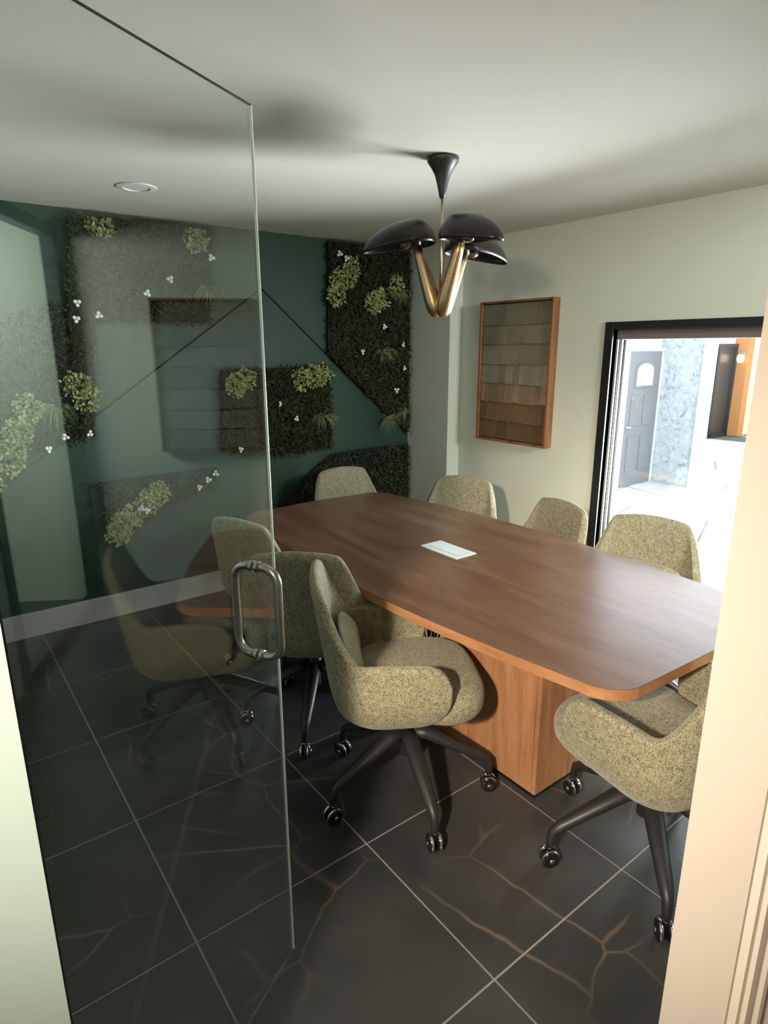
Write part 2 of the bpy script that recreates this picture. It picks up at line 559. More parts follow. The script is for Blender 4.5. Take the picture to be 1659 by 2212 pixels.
bm = tube([(0.07, -0.05, 0.86), (0.07, -0.085, 0.86), (0.10, -0.09, 0.858), (0.17, -0.09, 0.855)], [0.022, 0.014, 0.012, 0.010], 10)
obj('door_handle', bm, 'chrome', gd)

struct('wall_orange', box((14.6, 6.2, GZ), (14.85, 6.499, 3.2)), 'orange_wall', 'orange wall at the far end of the courtyard')
struct('wall_cream', box((15.1, 1.0, GZ), (15.3, 6.3, 3.2)), 'cream_wall', 'cream wall at the far end of the courtyard')
struct('wall_far', box((9.5, 6.5, GZ), (14.85, 6.7, 3.2)), 'white_wall', 'far courtyard wall holding the sliding door')
sd = empty('sliding_door', 'dark framed sliding glass door beside the orange wall', 'door', (12.965, 6.5, GZ))
bm = bmesh.new()
for a, b in ((0.0, 0.07), (0.78, 0.86), (1.56, 1.63)):
    box((a, -0.08, 0), (b, 0.0, 1.93), bm=bm)
box((0, -0.08, 1.93), (1.63, 0.0, 2.0), bm=bm); box((0, -0.08, 0.0), (1.63, 0.0, 0.08), bm=bm)
obj('door_frame', bm, 'black_frame', sd)
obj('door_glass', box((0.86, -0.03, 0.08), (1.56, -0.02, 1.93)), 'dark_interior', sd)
obj('door_curtain', box((0.07, -0.03, 0.08), (0.78, -0.02, 1.93)), 'white_wall', sd)
wl_ = empty('wall_lantern', 'small glowing wall lantern on the orange wall', 'lantern', (14.6, 6.3, 1.48))
obj('backplate', box((-0.03, -0.05, -0.02), (0, 0.05, 0.12), 0.005), 'head_frame', wl_)
obj('lantern_shade', lathe([(0, -0.13), (0.05, -0.12), (0.075, -0.06), (0.07, 0.02), (0.03, 0.05), (0, 0.05)], 16, mat4=Matrix.Translation((-0.12, 0, 0))), 'lantern_glow', wl_, True)
struct('ceiling_eave', box((XW + 0.14, -3, 2.30), (4.6, 4.8, 2.42)), 'white_wall', 'eave over the patio door')

# ------------------------------------------------------------------ green wall planting
PATCH = {
 'A': ([(-0.30, 1.80), (0.364, 1.838), (0.799, 1.948), (0.858, 2.425), (1.686, 2.425), (1.616, 1.848), (0.921, 1.846), (0.838, 1.176), (0.48, 1.102), (0.368, 0.956), (-0.3, 0.80)],
       'moss panel running down the left of the green wall with drooping yellow clumps'),
 'C': ([(1.682, 1.547), (2.515, 1.561), (2.523, 0.949), (2.012, 0.93), (1.649, 1.01)], 'square moss panel at the centre of the green wall topped by a yellow clump'),
 'D': ([(2.535, 2.425), (3.285, 2.425), (3.285, 1.002), (3.039, 1.189), (2.512, 1.645)], 'tall moss panel in the corner, cut to a slant at its foot'),
 'E': ([(3.285, 0.898), (2.902, 0.906), (2.523, 0.893), (2.358, 0.797), (2.027, 0.507), (2.014, 0.258), (3.285, 0.17)], 'low moss panel behind the chair at the far table end'),
 'F': ([(0.856, 0.891), (1.605, 0.903), (1.555, 0.765), (1.231, 0.676), (0.923, 0.507), (0.859, 0.58)], 'small wedge-shaped moss panel above the baseboard seen through the glass door'),
}
CL = [(1.001, 2.375), (1.552, 2.336), (0.775, 1.49), (0.516, 1.372), (0.421, 1.173), (1.816, 1.489), (0.935, 0.627), (1.113, 0.75), (2.578, 2.146), (2.701, 2.248), (2.348, 1.493), (2.886, 2.015), (3.108, 2.142),
      (0.82, 1.42), (0.45, 1.25), (0.38, 1.08), (1.02, 0.69), (2.56, 2.06), (2.66, 2.19), (2.25, 1.47), (2.43, 1.50), (2.96, 2.05), (1.75, 1.45), (0.9, 0.58), (1.17, 0.79), (0.27, 0.98)]
TU = [(0.653, 1.351), (1.615, 2.036), (2.994, 1.641), (2.436, 1.175), (3.038, 1.115), (3.206, 1.179), (3.131, 2.085)]
FL = [(1.359, 2.09), (1.216, 2.004), (0.932, 1.873), (0.811, 1.849), (0.826, 1.936), (1.63, 2.232), (0.675, 1.198), (0.583, 1.137), (1.746, 1.02), (1.553, 0.877), (1.437, 0.797), (2.981, 1.845), (2.774, 1.66), (3.18, 1.531), (2.186, 1.199), (2.618, 0.748), (2.408, 0.683), (2.583, 2.333), (2.641, 2.306), (3.1, 1.362), (0.808, 1.206), (1.052, 0.714), (1.087, 0.693), (3.165, 1.711), (2.06, 1.31), (1.5, 0.84)]


def leaf(vv, ff, c, d, n, L, w):
    """folded leaf from base c along d"""
    s = d.cross(n).normalized() * w
    i = len(vv)
    vv += [c, c + d * L * 0.5 + s + n * L * 0.10, c + d * L, c + d * L * 0.5 - s + n * L * 0.10]
    ff += [(i, i + 1, i + 2), (i, i + 2, i + 3)]


def rdir(rn, up=0.6):
    a = rn.uniform(0, 2 * pi)
    return Vector((cos(a), -rn.uniform(up * 0.5, up * 1.6), sin(a) - 0.25)).normalized()


def py_mesh(name, vv, ff, material, parent):
    me = bpy.data.meshes.new(name)
    me.from_pydata([tuple(v) for v in vv], [], ff)
    me.update()
    return link(name, me, material, parent)


def owner(x, z):
    best = None
    for k, (poly, _) in PATCH.items():
        if inpoly(x, z, poly): return k
        d = min((x - a) ** 2 + (z - b) ** 2 for a, b in poly)
        d = min(d, min(((x - (poly[i][0] + t * (poly[(i + 1) % len(poly)][0] - poly[i][0]))) ** 2 + (z - (poly[i][1] + t * (poly[(i + 1) % len(poly)][1] - poly[i][1]))) ** 2) for i in range(len(poly)) for t in (0.25, 0.5, 0.75)))
        if best is None or d < best[0]: best = (d, k)
    return best[1]


rn = random.Random(11)
roots = {}
for k, (poly, lab) in PATCH.items():
    rt = empty('moss_panel', lab, 'plant panel', (sum(p[0] for p in poly) / len(poly), YG, min(p[1] for p in poly)))
    roots[k] = rt
    ox, oz = rt.location.x, rt.location.z
    sh = [(x - ox, z - oz) for x, z in poly]
    obj('backing_board', wallprism(sh, -0.03, -0.001), 'backing', rt)
    x0, x1 = min(p[0] for p in poly), max(p[0] for p in poly); z0, z1 = min(p[1] for p in poly), max(p[1] for p in poly)
    vv, ff = [], []
    N = int((x1 - x0) * (z1 - z0) * 9000)
    for _ in range(N):
        x, z = rn.uniform(x0, x1), rn.uniform(z0, z1)
        if not inpoly(x, z, poly): continue
        if x < 0.15 and x < -0.2: continue
        c = Vector((x - ox, -0.03 - rn.uniform(0, 0.03), z - oz))
        d = rdir(rn)
        if x > 3.24 and d.x > 0: d.x = -d.x
        if z > 2.38 and d.z > 0: d.z = -d.z
        n = Vector((rn.uniform(-.5, .5), -1, rn.uniform(-.2, .6))).normalized()
        leaf(vv, ff, c, d, n, rn.uniform(0.022, 0.05), rn.uniform(0.003, 0.008))
    fo = py_mesh('foliage', vv, ff, 'leaf_dark', rt)
    fo['kind'] = 'stuff'

for x, z in CL:
    rt = roots[owner(x, z)]
    vv, ff = [], []
    for _ in range(150):
        a = rn.uniform(0, 2 * pi); r = 0.075 * math.sqrt(rn.random())
        zz = z + r * sin(a) * 1.1 - rt.location.z
        xx = x + r * cos(a) - rt.location.x
        if zz + rt.location.z > 2.40: continue
        c = Vector((xx, -0.055 - rn.uniform(0, 0.035), zz))
        d = rdir(rn, 0.9)
        if x > 3.2 and d.x > 0: d.x = -d.x
        if zz + rt.location.z > 2.37 and d.z > 0: d.z = -d.z
        n = Vector((rn.uniform(-.5, .5), -1, rn.uniform(0, .6))).normalized()
        leaf(vv, ff, c, d, n, rn.uniform(0.018, 0.034), rn.uniform(0.007, 0.011))
    py_mesh('leaf_clump', vv, ff, 'leaf_pale', rt)
for x, z in TU:
    rt = roots[owner(x, z)]
    vv, ff = [], []
    for _ in range(70):
        a = R(rn.uniform(180, 360)) if rn.random() < 0.85 else R(rn.uniform(0, 360))
        L = rn.uniform(0.09, 0.16)
        if x + L > 3.28 and cos(a) > 0: L = max(0.03, (3.27 - x) * 0.9)
        c = Vector((x - rt.location.x, -0.05, z - rt.location.z + 0.03))
        d = Vector((cos(a) * 0.8, -rn.uniform(0.25, 0.8), sin(a) * 0.6 + 0.1)).normalized()
        s = Vector((rn.uniform(-1, 1), rn.uniform(-.3, .3), rn.uniform(-1, 1))).normalized() * 0.0022
        i = len(vv)
        mid = c + d * L * 0.55; tip = c + d * L + Vector((0, 0.01, -0.35 * L))
        vv += [c - s, c + s, mid + s, mid - s, tip]
        ff += [(i, i + 1, i + 2, i + 3), (i + 3, i + 2, i + 4)]
    py_mesh('grass_tuft', vv, ff, 'leaf_grass', rt)
fl_me = None
for x, z in FL:
    rt = roots[owner(x, z)]
    if fl_me is None:
        bm = bmesh.new()
        for a in (90, 210, 330):
            lathe([(0, 0.0045), (0.008, 0.003), (0.011, 0), (0.008, -0.003), (0, -0.0045)], 8, bm, Matrix.Translation((0.0125 * cos(R(a)), 0, 0.0125 * sin(R(a)))) @ Matrix.Rotation(R(90), 4, 'X'))
        o = obj('flower', bm, 'petal', rt, True); fl_me = o.data
    else:
        o = bpy.data.objects.new('flower', fl_me); COL.objects.link(o); o.parent = rt
    o.location = (x - rt.location.x, -0.105, z - rt.location.z)
    o.rotation_euler = (rn.uniform(-.4, .4), rn.uniform(0, 2), rn.uniform(-.5, .5))


# ------------------------------------------------------------------ framed shingle artworks
def artwork(y0, y1, z0, z1, rows, label, seed):
    t = empty('framed_art', label, 'artwork', (XW, (y0 + y1) / 2, z0), 0, 'framed shingle artworks')
    w, hgt, d, f = y1 - y0, z1 - z0, 0.07, 0.014
    h2 = w / 2
    obj('frame_side', box((-d, -h2, 0), (0, -h2 + f, hgt), 0.001), 'frame_wood', t)
    obj('frame_side', box((-d, h2 - f, 0), (0, h2, hgt), 0.001), 'frame_wood', t)
    obj('frame_rail', box((-d, -h2 + f, 0), (0, h2 - f, f), 0.001), 'frame_wood', t)
    obj('frame_rail', box((-d, -h2 + f, hgt - f), (0, h2 - f, hgt), 0.001), 'frame_wood', t)
    obj('back_board', box((-d + 0.03, -h2 + f, f), (-0.002, h2 - f, hgt - f)), 'backing', t)
    rr = random.Random(seed)
    nrow = len(rows)
    rh = (hgt - 2 * f - 0.012) / nrow
    a0, a1 = -h2 + f + 0.006, h2 - f - 0.006
    for i, (colr, wid, var) in enumerate(rows):
        zt = hgt - f - 0.006 - i * rh
        y = a1
        while y > a0 + 0.004:
            ww = rr.uniform(0.7, 1.3) * wid
            yb = max(y - ww, a0)
            if yb - a0 < 0.02: yb = a0
            zb = zt - rh - (rr.uniform(0.0, 0.010) if i < nrow - 1 else 0)
            th = 0.0035 + rr.uniform(0, 0.002)
            bm = bmesh.new()
            xb, xf = -d + 0.029, -d + 0.024 - 0.004
            vs = [bm.verts.new(p) for p in ((xb, yb + .0008, zt), (xb, y - .0008, zt), (xb, y - .0008, zb), (xb, yb + .0008, zb),
                                            (xb - th * .5, yb + .0008, zt), (xb - th * .5, y - .0008, zt), (xf - th, y - .0008, zb), (xf - th, yb + .0008, zb))]
            for q in ((0, 1, 2, 3), (4, 7, 6, 5), (0, 4, 5, 1), (1, 5, 6, 2), (2, 6, 7, 3), (3, 7, 4, 0)):
                bm.faces.new([vs[j] for j in q])
            o = obj('shingle', bm, 'shingle', t)
            k = 1 + rr.uniform(-var, var)
            o.color = (colr[0] * k, colr[1] * k, colr[2] * k, 1)
            y = yb
    return t


OL = (0.23, 0.21, 0.14)
artwork(2.640, 3.283, 1.03, 2.0, [((0.20, 0.185, 0.12), 0.22, .06), (OL, 0.14, .10), ((0.24, 0.22, 0.145), 0.2, .08), ((0.27, 0.245, 0.17), 0.06, .22), ((0.27, 0.19, 0.12), 0.045, .28), ((0.17, 0.095, 0.048), 0.05, .25), ((0.14, 0.075, 0.036), 0.08, .18)],
        'wood-framed art of shingles fading from olive to brown beside the patio door', 5)
artwork(0.395, 1.035, 1.03, 1.99, [((0.15, 0.12, 0.07), 0.25, .06), ((0.13, 0.11, 0.07), 0.16, .1), ((0.2, 0.17, 0.12), 0.2, .1), ((0.14, 0.125, 0.08), 0.15, .1), ((0.2, 0.19, 0.13), 0.15, .1), ((0.21, 0.2, 0.14), 0.2, .1), ((0.2, 0.19, 0.13), 0.22, .1)],
        'wood-framed art of muted shingles, seen reflected in the glass door', 9)

# ------------------------------------------------------------------ glass door
GA = R(60.3)
GD = Vector((sin(GA), cos(GA), 0)); GN = Vector((-GD.y, GD.x, 0))
gz0, gz1, gwid = 0.008, 2.16, 0.895
gt = empty('glass_door', 'frameless glass door standing open at the left with a back-to-back pull', 'door', (0.635 - GD.x * gwid, 1.277 - GD.y * gwid, 0), math.atan2(GD.y, GD.x))
obj('glass_leaf', box((0, -0.003, gz0), (gwid - 0.0022, 0.003, gz1 - 0.0015)), 'door_glass', gt)
obj('glare_edge', box((gwid - 0.0020, -0.003, gz0), (gwid, 0.003, gz1 - 0.0015)), 'edge_glare', gt)['label'] = 'vertical edge coloured pale as patio glare'
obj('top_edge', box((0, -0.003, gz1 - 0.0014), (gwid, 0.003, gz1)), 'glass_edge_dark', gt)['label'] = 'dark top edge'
hx = gwid - 0.078
hz0, hz1, ho, hr = 0.985, 1.208, 0.059, 0.036


def arc(c, r, a0, a1, n=6):
    return [(hx, c[0] + r * cos(R(a0 + (a1 - a0) * k / n)), c[1] + r * sin(R(a0 + (a1 - a0) * k / n))) for k in range(n + 1)]


for sgn, nm in ((1, 'pull_handle'), (-1, 'pull_handle')):
    p = [(hx, 0.004 * sgn, hz1)]
    q = arc((ho - hr, hz1 - hr), hr, 90, 0) + arc((ho - hr, hz0 + hr), hr, 0, -90)
    p += [(x, y * sgn, z) for x, y, z in q] + [(hx, 0.004 * sgn, hz0)]
    hd = obj(nm, tube(p, 0.0105, 14), 'steel', gt, True)
    for z in (hz0, hz1):
        obj('collar', lathe([(0.0, 0), (0.0135, 0), (0.0135, 0.008), (0.0107, 0.010), (0.0, 0.010)], 16, mat4=Matrix.Translation((hx, 0.0032 * sgn, z)) @ Matrix.Rotation(R(-90 * sgn), 4, 'X')), 'steel', hd)
for z in (0.30, 1.86):
    obj('hinge', box((0.0, -0.014, z - 0.045), (0.055, -0.004, z + 0.045), 0.002), 'steel', gt)
    obj('hinge', box((0.0, 0.004, z - 0.045), (0.055, 0.014, z + 0.045), 0.002), 'steel', gt)

# ------------------------------------------------------------------ conference table
TCX, TCY = 1.955, 2.065
tb = empty('conference_table', 'long boat-shaped walnut conference table on two box pedestals', 'table', (TCX, TCY, 0))


def boat(inset=0.0):
    hl = 1.245 - inset; he = 0.490 - inset; hm = 0.612 - inset; r = 0.13
    pts = []

    def hw(y): return he + (hm - he) * (1 - (y / hl) ** 2)
    side = [(-hw(y), y) for y in [(-hl + r) + (2 * (hl - r)) * k / 28 for k in range(29)]]   # left side going +y
    wl2 = hw(hl - r)
    cor = lambda cx, cy, a0, a1: [(cx + r * cos(R(a0 + (a1 - a0) * k / 8)), cy + r * sin(R(a0 + (a1 - a0) * k / 8))) for k in range(1, 9)]
    pts += side
    pts += cor(-wl2 + r, hl - r, 180, 90)
    pts += [(0, hl + 0.02)]
    pts += cor(wl2 - r, hl - r, 90, 0)
    pts += [(hw(y), y) for _, y in side[::-1]]
    pts += cor(wl2 - r, -hl + r, 0, -90)
    pts += [(0, -hl - 0.02)]
    pts += cor(-wl2 + r, -hl + r, -90, -180)
    out = [pts[0]]
    for p in pts[1:]:
        if (p[0] - out[-1][0]) ** 2 + (p[1] - out[-1][1]) ** 2 > 1e-6: out.append(p)
    if (out[0][0] - out[-1][0]) ** 2 + (out[0][1] - out[-1][1]) ** 2 < 1e-6: out.pop()
    return out


obj('table_top', prism(boat(), 0.7385, 0.741), 'walnut_top', tb)
bm = prism(boat(), 0.703, 0.7383)
obj('edge_band', bm, 'walnut_edge', tb)
for y0, y1 in ((1.257, 1.80), (2.33, 2.873)):
    a, b = y0 - TCY, y1 - TCY
    X0, X1 = 1.675 - TCX, 2.235 - TCX
    pd = obj('pedestal', box((X0 + 0.019, a + 0.003, 0.04), (X1 - 0.019, b - 0.003, 0.702)), 'walnut_side', tb)
    obj('side_panel', box((X0, a + 0.021, 0.02), (X0 + 0.018, b - 0.021, 0.702), 0.001), 'walnut_side', pd)
    obj('side_panel', box((X1 - 0.018, a + 0.021, 0.02), (X1, b - 0.021, 0.702), 0.001), 'walnut_side', pd)
    obj('end_panel', box((X0, a, 0.02), (X1, a + 0.0185, 0.702), 0.001), 'walnut_side', pd)
    obj('end_panel', box((X0, b - 0.0185, 0.02), (X1, b, 0.702), 0.001), 'walnut_side', pd)
    obj('toe_kick', box((X0 + 0.006, a + 0.006, 0.0), (X1 - 0.006, b - 0.006, 0.0198)), 'black_frame', pd)
ins = empty('power_module', 'white rectangular power insert in the middle of the table top', 'power module', (1.965, 2.08, 0.741))
bm = box((-0.066, -0.128, 0), (0.066, 0.128, 0.004), 0.0015)
obj('bezel', bm, 'plastic_white', ins)
obj('gap_line', box((-0.037, -0.098, 0.0042), (0.037, 0.098, 0.0046)), 'slot', ins)
obj('lid', box((-0.0345, -0.0955, 0.0047), (0.0345, 0.0955, 0.0062)), 'plastic_white', ins)

cb = empty('power_cables', 'tangled black cables hanging under the table between the pedestals', 'cable', (1.84, 2.06, 0.703))
rc = random.Random(4)
for k in range(5):
    ph = rc.uniform(0, 2 * pi); r = rc.uniform(0.045, 0.10)
    pts = [(0.0 + rc.uniform(-.02, .02), rc.uniform(-.02, .02), 0.0), (rc.uniform(-.02, .02), rc.uniform(-.02, .02), -0.16)]
    pts += [(r * cos(ph) * sin(t), r * sin(ph) * sin(t), -0.26 - 0.085 * (1 - cos(t)) * 0.9) for t in [2 * pi * j / 16 for j in range(17)]]
    pts += [(0.01, 0.0, -0.30), (0.05 * cos(ph), 0.05 * sin(ph), -0.5), (0.08 * cos(ph), 0.08 * sin(ph), -0.694)]
    obj('cord', tube(pts, 0.0045, 8), 'cable', cb, True)


# ------------------------------------------------------------------ chairs
def smooth(t):
    t = max(0.0, min(1.0, t)); return t * t * (3 - 2 * t)


def plan(u):
    """point of the U-shaped plan for u in [-1, 1]; u=0 is the back, +-1 the arm fronts; x forward"""
    s = 1 if u >= 0 else -1
    a = abs(u)
    if a < 0.24:
        return (-0.296 + 0.016 * (a / 0.24) ** 2, s * 0.165 * a / 0.24)
    if a < 0.56:
        t = (a - 0.24) / 0.32 * pi / 2
        return (-0.28 + 0.15 * (1 - cos(t)), s * (0.165 + 0.122 * sin(t)))
    return (-0.13 + 0.25 * (a - 0.56) / 0.44, s * 0.287)


TOPZ, ARMZ = 0.885, 0.632


def shell_mesh():
    bm = bmesh.new()
    NU, NV = 48, 11
    rows = []
    for i in range(NU + 1):
        u = -1 + 2 * i / NU
        a = abs(u)
        x, y = plan(u)
        # outline height: high back, quick slope to the arms, rounded arm front
        k = smooth((a - 0.30) / 0.21)
        top = TOPZ * (1 - k) + ARMZ * k
        top -= 0.022 * min(1.0, a / 0.30) ** 2 * (1 - k)
        low = 0.365
        cut = 0.0
        if a > 0.80:
            c = (a - 0.80) / 0.20
            top -= 0.085 * (1 - math.sqrt(max(0, 1 - c * c)))
            cut = 0.06 * (1 - math.sqrt(max(0, 1 - c * c)))
        col_ = []
        for j in range(NV + 1):
            v = j / NV
            if v < 0.4:
                w = v / 0.4
                sc = 0.64 + 0.36 * sin(w * pi / 2)
                z = 0.358 + cut + (0.50 - 0.358 - cut) * (1 - cos(w * pi / 2))
            else:
                w = (v - 0.4) / 0.6
                sc = 1.0
                z = 0.50 + (top - 0.50) * w
            xx, yy = x * sc, y * sc
            if z > 0.5:
                q = (z - 0.5) / (TOPZ - 0.5)
                bkw = (1 - smooth((a - 0.25) / 0.4))
                xx -= 0.060 * q * bkw
                yy *= 1 - 0.13 * q * (1 - smooth((a - 0.6) / 0.2))
                # arms flare a little
                yy *= 1 + 0.03 * q * smooth((a - 0.5) / 0.2)
            if z > 0.5 and a < 0.62: xx -= 0.62 * q * (xx + 0.292 + 0.06 * q)
            if v < 0.4 and sc < 1: xx = xx + 0.03 * (1 - sc)
            col_.append(bm.verts.new((xx, yy, z)))
        rows.append(col_)
    for i in range(NU):
        for j in range(NV):
            bm.faces.new((rows[i][j], rows[i][j + 1], rows[i + 1][j + 1], rows[i + 1][j]))
    # pan closing the shell underneath
    c = bm.verts.new((0.01, 0, 0.352))
    for i in range(NU):
        bm.faces.new((rows[i][0], rows[i + 1][0], c))
    bm.faces.new((rows[NU][0], rows[0][0], c))
    bmesh.ops.recalc_face_normals(bm, faces=bm.faces)
    return bm


def pillow(outline, z0, z1, rnd=0.03, n=4):
    """cushion: outline (list of x,y) with rounded vertical profile"""
    bm = bmesh.new()
    cx = sum(p[0] for p in outline) / len(outline); cy = sum(p[1] for p in outline) / len(outline)
    prof = []
    for k in range(n + 1):
        a = -90 + 90 * k / n
        prof.append((rnd * (1 - cos(R(a))), z0 + rnd * (1 + sin(R(a)))))
    for k in range(n + 1):
        a = 90 * k / n
        prof.append((rnd * (1 - cos(R(a))), z1 - rnd * (1 - sin(R(a)))))
    rings = []
    for ins_, z in prof:
        rg = []
        for x, y in outline:
            dx, dy = x - cx, y - cy
            L = math.hypot(dx, dy)
            rg.append(bm.verts.new((cx + dx * (L - ins_) / L, cy + dy * (L - ins_) / L, z)))
        rings.append(rg)
    m = len(outline)
    for a, b in zip(rings, rings[1:]):
        for k in range(m):
            bm.faces.new((a[k], a[(k + 1) % m], b[(k + 1) % m], b[k]))
    ct = bm.verts.new((cx, cy, z1 + 0.012)); cb_ = bm.verts.new((cx, cy, z0 - 0.004))
    mid = [bm.verts.new((cx + (v.co.x - cx) * .55, cy + (v.co.y - cy) * .55, z1 + 0.009)) for v in rings[-1]]
    for k in range(m):
        q = (k + 1) % m
        bm.faces.new((rings[-1][k], rings[-1][q], mid[q], mid[k]))
        bm.faces.new((mid[k], mid[q], ct))
        bm.faces.new((rings[0][q], rings[0][k], cb_))
    return bm


def make_chair():
    t = empty('task_chair', 'x', 'chair', (0, 0, 0), 0, 'tweed chairs around the conference table')
    sh = obj('shell', shell_mesh(), 'tweed', t, True)
    so = sh.modifiers.new('thick', 'SOLIDIFY'); so.thickness = 0.040; so.offset = -1.0
    sb = sh.modifiers.new('round', 'SUBSURF'); sb.levels = 2; sb.render_levels = 2
    # seat cushion
    out = []
    for k in range(40):
        a = 2 * pi * k / 40
        ca, sa = cos(a), sin(a)
        ex = 0.62
        x = 0.045 + (0.232 if ca > 0 else 0.25) * math.copysign(abs(ca) ** ex, ca)
        y = (0.262 if ca < 0 else 0.272) * math.copysign(abs(sa) ** ex, sa)
        y *= 0.93 if ca < 0 else 0.96
        out.append((x, y))
    obj('seat', pillow(out, 0.372, 0.492, 0.05), 'tweed', t, True)
    # lumbar pad inside the back
    bm = bmesh.new()
    rows = []
    for i in range(17):
        u = -0.42 + 0.84 * i / 16
        x, y = plan(u)
        e = 1 - (abs(u) / 0.42) ** 4
        cc = []
        for j in range(6):
            w = j / 5
            z = 0.47 + (0.185 * e + 0.01) * w
            b = 0.075 * math.sqrt(max(0, e)) * math.sqrt(max(0, 1 - w ** 3)) + 0.028
            cc.append(bm.verts.new(((x * 0.97) + b * (-x) / 0.3, y * (0.97 - 0.9 * b), z)))
        rows.append(cc)
    for i in range(16):
        for j in range(5):
            bm.faces.new((rows[i][j], rows[i][j + 1], rows[i + 1][j + 1], rows[i + 1][j]))
    lp = obj('lumbar_pad', bm, 'tweed', t, True)
    so = lp.modifiers.new('thick', 'SOLIDIFY'); so.thickness = 0.02; so.offset = 1.0
    sb = lp.modifiers.new('round', 'SUBSURF'); sb.levels = 1; sb.render_levels = 1
    # base
    obj('hub', lathe([(0, 0.16), (0.021, 0.16), (0.024, 0.165), (0.024, 0.225), (0.040, 0.245), (0.042, 0.275), (0.030, 0.285), (0.024, 0.30), (0.024, 0.40), (0, 0.40)], 20), 'black_metal', t, True)
    obj('seat_plate', lathe([(0, 0.332), (0.10, 0.332), (0.12, 0.338), (0.12, 0.353), (0, 0.353)], 28), 'black_frame', t, True)
    b = empty('swivel', None or '', '', (0, 0, 0))
    bpy.data.objects.remove(b)
    leg0 = None
    for k in range(5):
        if leg0 is None:
            pts = [(0.02, 0, 0.262), (0.08, 0, 0.255), (0.20, 0, 0.197), (0.295, 0, 0.150), (0.318, 0, 0.132), (0.326, 0, 0.100), (0.328, 0, 0.074)]
            bm = tube(pts, [0.027, 0.026, 0.0215, 0.0175, 0.016, 0.0145, 0.013], 12)
            for v in bm.verts: v.co.y *= 1.25 if v.co.x < 0.3 else 1.0
            lg = obj('leg', bm, 'black_metal', t, True)
            leg0 = lg
            bm = bmesh.new()
            T = Matrix.Translation((0.328, 0, 0)) @ Matrix.Rotation(R(90), 4, 'X')
            for s in (-1, 1):
                lathe([(0, 0.005), (0.014, 0.005), (0.027, 0.006), (0.031, 0.010), (0.031, 0.020), (0.027, 0.024), (0.016, 0.026), (0.012, 0.024), (0.0, 0.024)], 20, bm,
                      Matrix.Translation((0.328, 0, 0.0325)) @ Matrix.Rotation(R(90 * s), 4, 'X'))
            w0 = obj('caster', bm, 'wheel_black', lg, True)
            bm = bmesh.new()
            for s in (-1, 1):
                lathe([(0, 0.024), (0.008, 0.024), (0.008, 0.0275), (0, 0.029)], 14, bm, Matrix.Translation((0.328, 0, 0.0325)) @ Matrix.Rotation(R(90 * s), 4, 'X'))
                lathe([(0.0295, 0.0105), (0.0318, 0.0105), (0.0318, 0.0195), (0.0295, 0.0195)], 20, bm, Matrix.Translation((0.328, 0, 0.0325)) @ Matrix.Rotation(R(90 * s), 4, 'X'))
            tube([(0.328, 0, 0.073), (0.328, 0, 0.06)], 0.008, 10, bm)
            w1 = obj('caster_hub', bm, 'chrome', lg, True)
        else:
            lg = leg0.copy(); COL.objects.link(lg); lg.parent = t
            for w in (w0, w1):
                c = w.copy(); COL.objects.link(c); c.parent = lg
        lg.rotation_euler = (0, 0, R(72 * k))
    return t


chairs = [
    (1.325, 1.615, -31, 249, 0.048, 'olive tweed swivel chair nearest the pedestal, side-on with its arm lit'),
    (1.315, 2.270, 49, 230, 0.040, 'tweed swivel chair behind the glass door handle with its back to the viewer'),
    (1.490, 2.860, 20, 20, 0.0, 'shadowed tweed chair at the far left of the table behind the glass'),
    (2.300, 3.240, -95, 50, 0.0, 'tweed chair at the far end of the table before the low moss panel'),
    (2.490, 2.680, 204, 10, 0.0, 'dark tweed chair in front of the framed artwork, nearest the wall corner'),
    (2.435, 2.080, 167, 30, 0.0, 'narrow-looking tweed chair turned beside the black patio frame'),
    (2.520, 1.440, 198, 287, 0.0, 'tweed chair standing in front of the bright patio opening'),
    (1.760, 0.870, 80, 151, 0.02, 'pale tweed swivel chair at the near table end beside the door jamb'),
]
proto = make_chair()
for i, (x, y, fa, ba, up, lab) in enumerate(chairs):
    c = proto if i == 0 else copy_tree(proto)
    c.location = (x, y, 0)
    c.rotation_euler = (0, 0, R(fa))
    c['label'] = lab
    n = 0
    for ch in c.children:
        if ch.name.split('.')[0] in ('shell', 'seat', 'lumbar_pad', 'seat_plate'):
            ch.location = (0, 0, up)
        if ch.name.startswith('leg'):
            ch.rotation_euler = (0, 0, R(ba - fa + 72 * n)); n += 1

# ------------------------------------------------------------------ pendant lamp
LX, LY = 1.888, 2.087
pl = empty('pendant_lamp', 'three-armed brass pendant lamp with dark mushroom shades over the table', 'lamp', (LX, LY, 0))
pr = [(0, 2.4395), (0.064, 2.4395), (0.066, 2.432), (0.062, 2.420), (0.047, 2.400), (0.033, 2.375), (0.024, 2.345), (0.017, 2.315), (0.012, 2.290), (0.010, 2.288), (0, 2.288)]
obj('canopy', lathe(pr, 32), 'black_metal', pl, True)
obj('rod', tube([(0, 0, 2.29), (0, 0, 1.90)], 0.0055, 12), 'brass', pl, True)
view = math.atan2(LY, LX)                 # direction away from the viewer


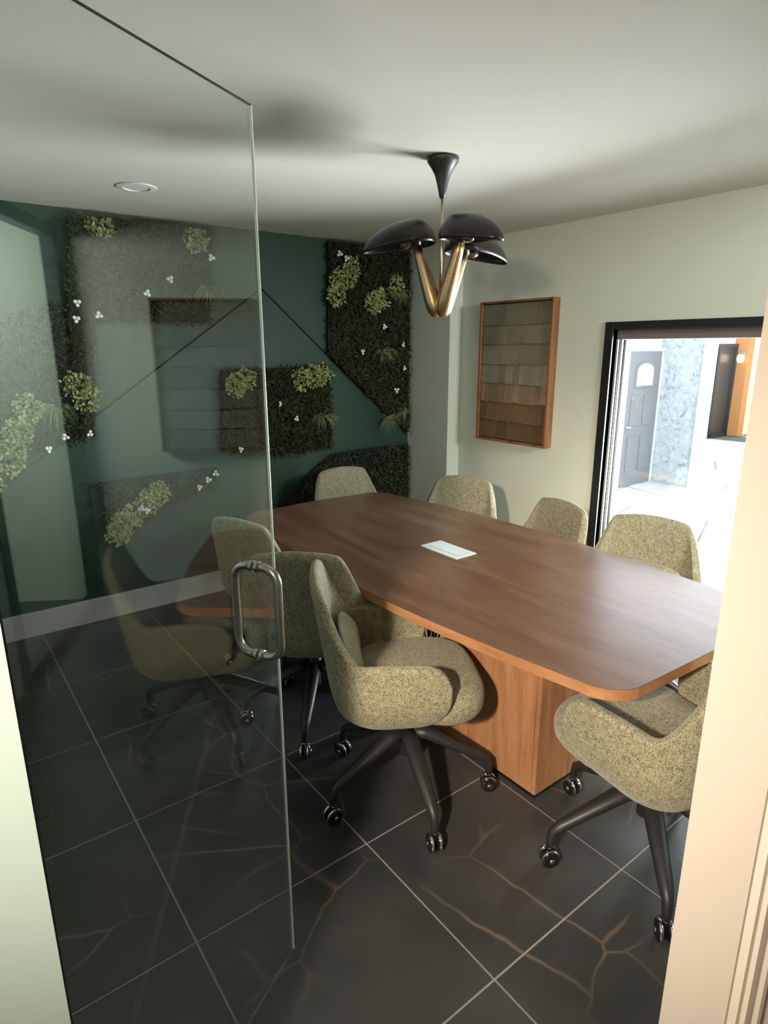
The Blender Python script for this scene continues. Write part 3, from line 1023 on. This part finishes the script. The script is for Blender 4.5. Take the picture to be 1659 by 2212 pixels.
def shade(d, top):
    """half-egg shell; long axis along local x (outward), arm enters near the inner end"""
    bm = bmesh.new()
    NU, NV = 36, 12
    rings = []
    for j in range(NV + 1):
        e = j / NV * pi / 2
        rg = []
        for i in range(NU):
            a = 2 * pi * i / NU
            ax = 0.235 if cos(a) > 0 else 0.085
            wy = 0.098 * (1 - 0.18 * max(0, cos(a)))
            x = ax * cos(a) * cos(e); y = wy * sin(a) * cos(e)
            z = 0.106 * sin(e)
            rg.append((x, y, z - 0.09 * x - 0.14 * max(0, x - 0.08) ** 1.5))
        rings.append(rg)
    vr = []
    for j, rg in enumerate(rings):
        if j == NV:
            vr.append([bm.verts.new(rg[0])])
        else:
            vr.append([bm.verts.new(p) for p in rg])
    for j in range(NV):
        a, b = vr[j], vr[j + 1]
        for i in range(NU):
            q = (i + 1) % NU
            if len(b) == 1: bm.faces.new((a[i], a[q], b[0]))
            else: bm.faces.new((a[i], a[q], b[q], b[i]))
    return bm


for ang, reach, topz in ((54, 0.125, 2.085), (142, 0.130, 2.112), (277, 0.108, 2.115)):
    w = view - R(ang)
    d = Vector((cos(w), sin(w), 0))
    top = Vector(d * reach) + Vector((0, 0, topz))
    pts = [Vector((0, 0, 1.822)) + d * 0.004, Vector((0, 0, 1.832)) + d * 0.012, Vector((0, 0, 1.85)) + d * 0.021, Vector((0, 0, 1.89)) + d * 0.034]
    for k in range(1, 6):
        pts.append(pts[3].lerp(top, k / 5))
    arm = obj('arm', tube(pts, [0.010, 0.026, 0.034, 0.036, 0.033, 0.030, 0.026, 0.022, 0.018], 18), 'brass', pl, True)
    sk = obj('socket', tube([top + Vector((0, 0, -0.008)), top + Vector((0, 0, 0.045))], [0.021, 0.019], 16), 'black_metal', arm, True)
    so_ = obj('shade', shade(d, top), 'shade_bronze', pl, True)
    so_.location = top + Vector((0, 0, -0.004)) 
    so_.rotation_euler = (0, 0, w)
    sm = so_.modifiers.new('thick', 'SOLIDIFY'); sm.thickness = 0.004; sm.offset = -1
    bb = obj('bulb', lathe([(0, -0.018), (0.010, -0.016), (0.019, 0), (0.021, 0.016), (0.012, 0.034), (0.008, 0.045), (0, 0.045)], 14,
                           mat4=Matrix.Translation(top + d * 0.055 + Vector((0, 0, 0.0))) @ Matrix.Rotation(w, 4, 'Z') @ Matrix.Rotation(R(-80), 4, 'Y')), 'bulb_glass', pl, True)

# ------------------------------------------------------------------ recessed downlight and outlets
dl = empty('downlight', 'round white recessed downlight in the ceiling left of the pendant', 'ceiling light', (1.03, 3.325, ZC))
obj('trim_ring', lathe([(0.062, -0.001), (0.094, -0.001), (0.093, -0.004), (0.064, -0.007), (0.062, -0.001)], 36), 'downlight_white', dl)
obj('lens', lathe([(0, -0.003), (0.0615, -0.003), (0.0615, -0.001), (0, -0.001)], 36), 'downlight_white', dl)

# unused duplicates guard: every top-level object carries a label
for o in COL.objects:
    if o.parent is None and o.type in ('MESH', 'EMPTY') and not o.get('label'):
        print('UNLABELLED', o.name)
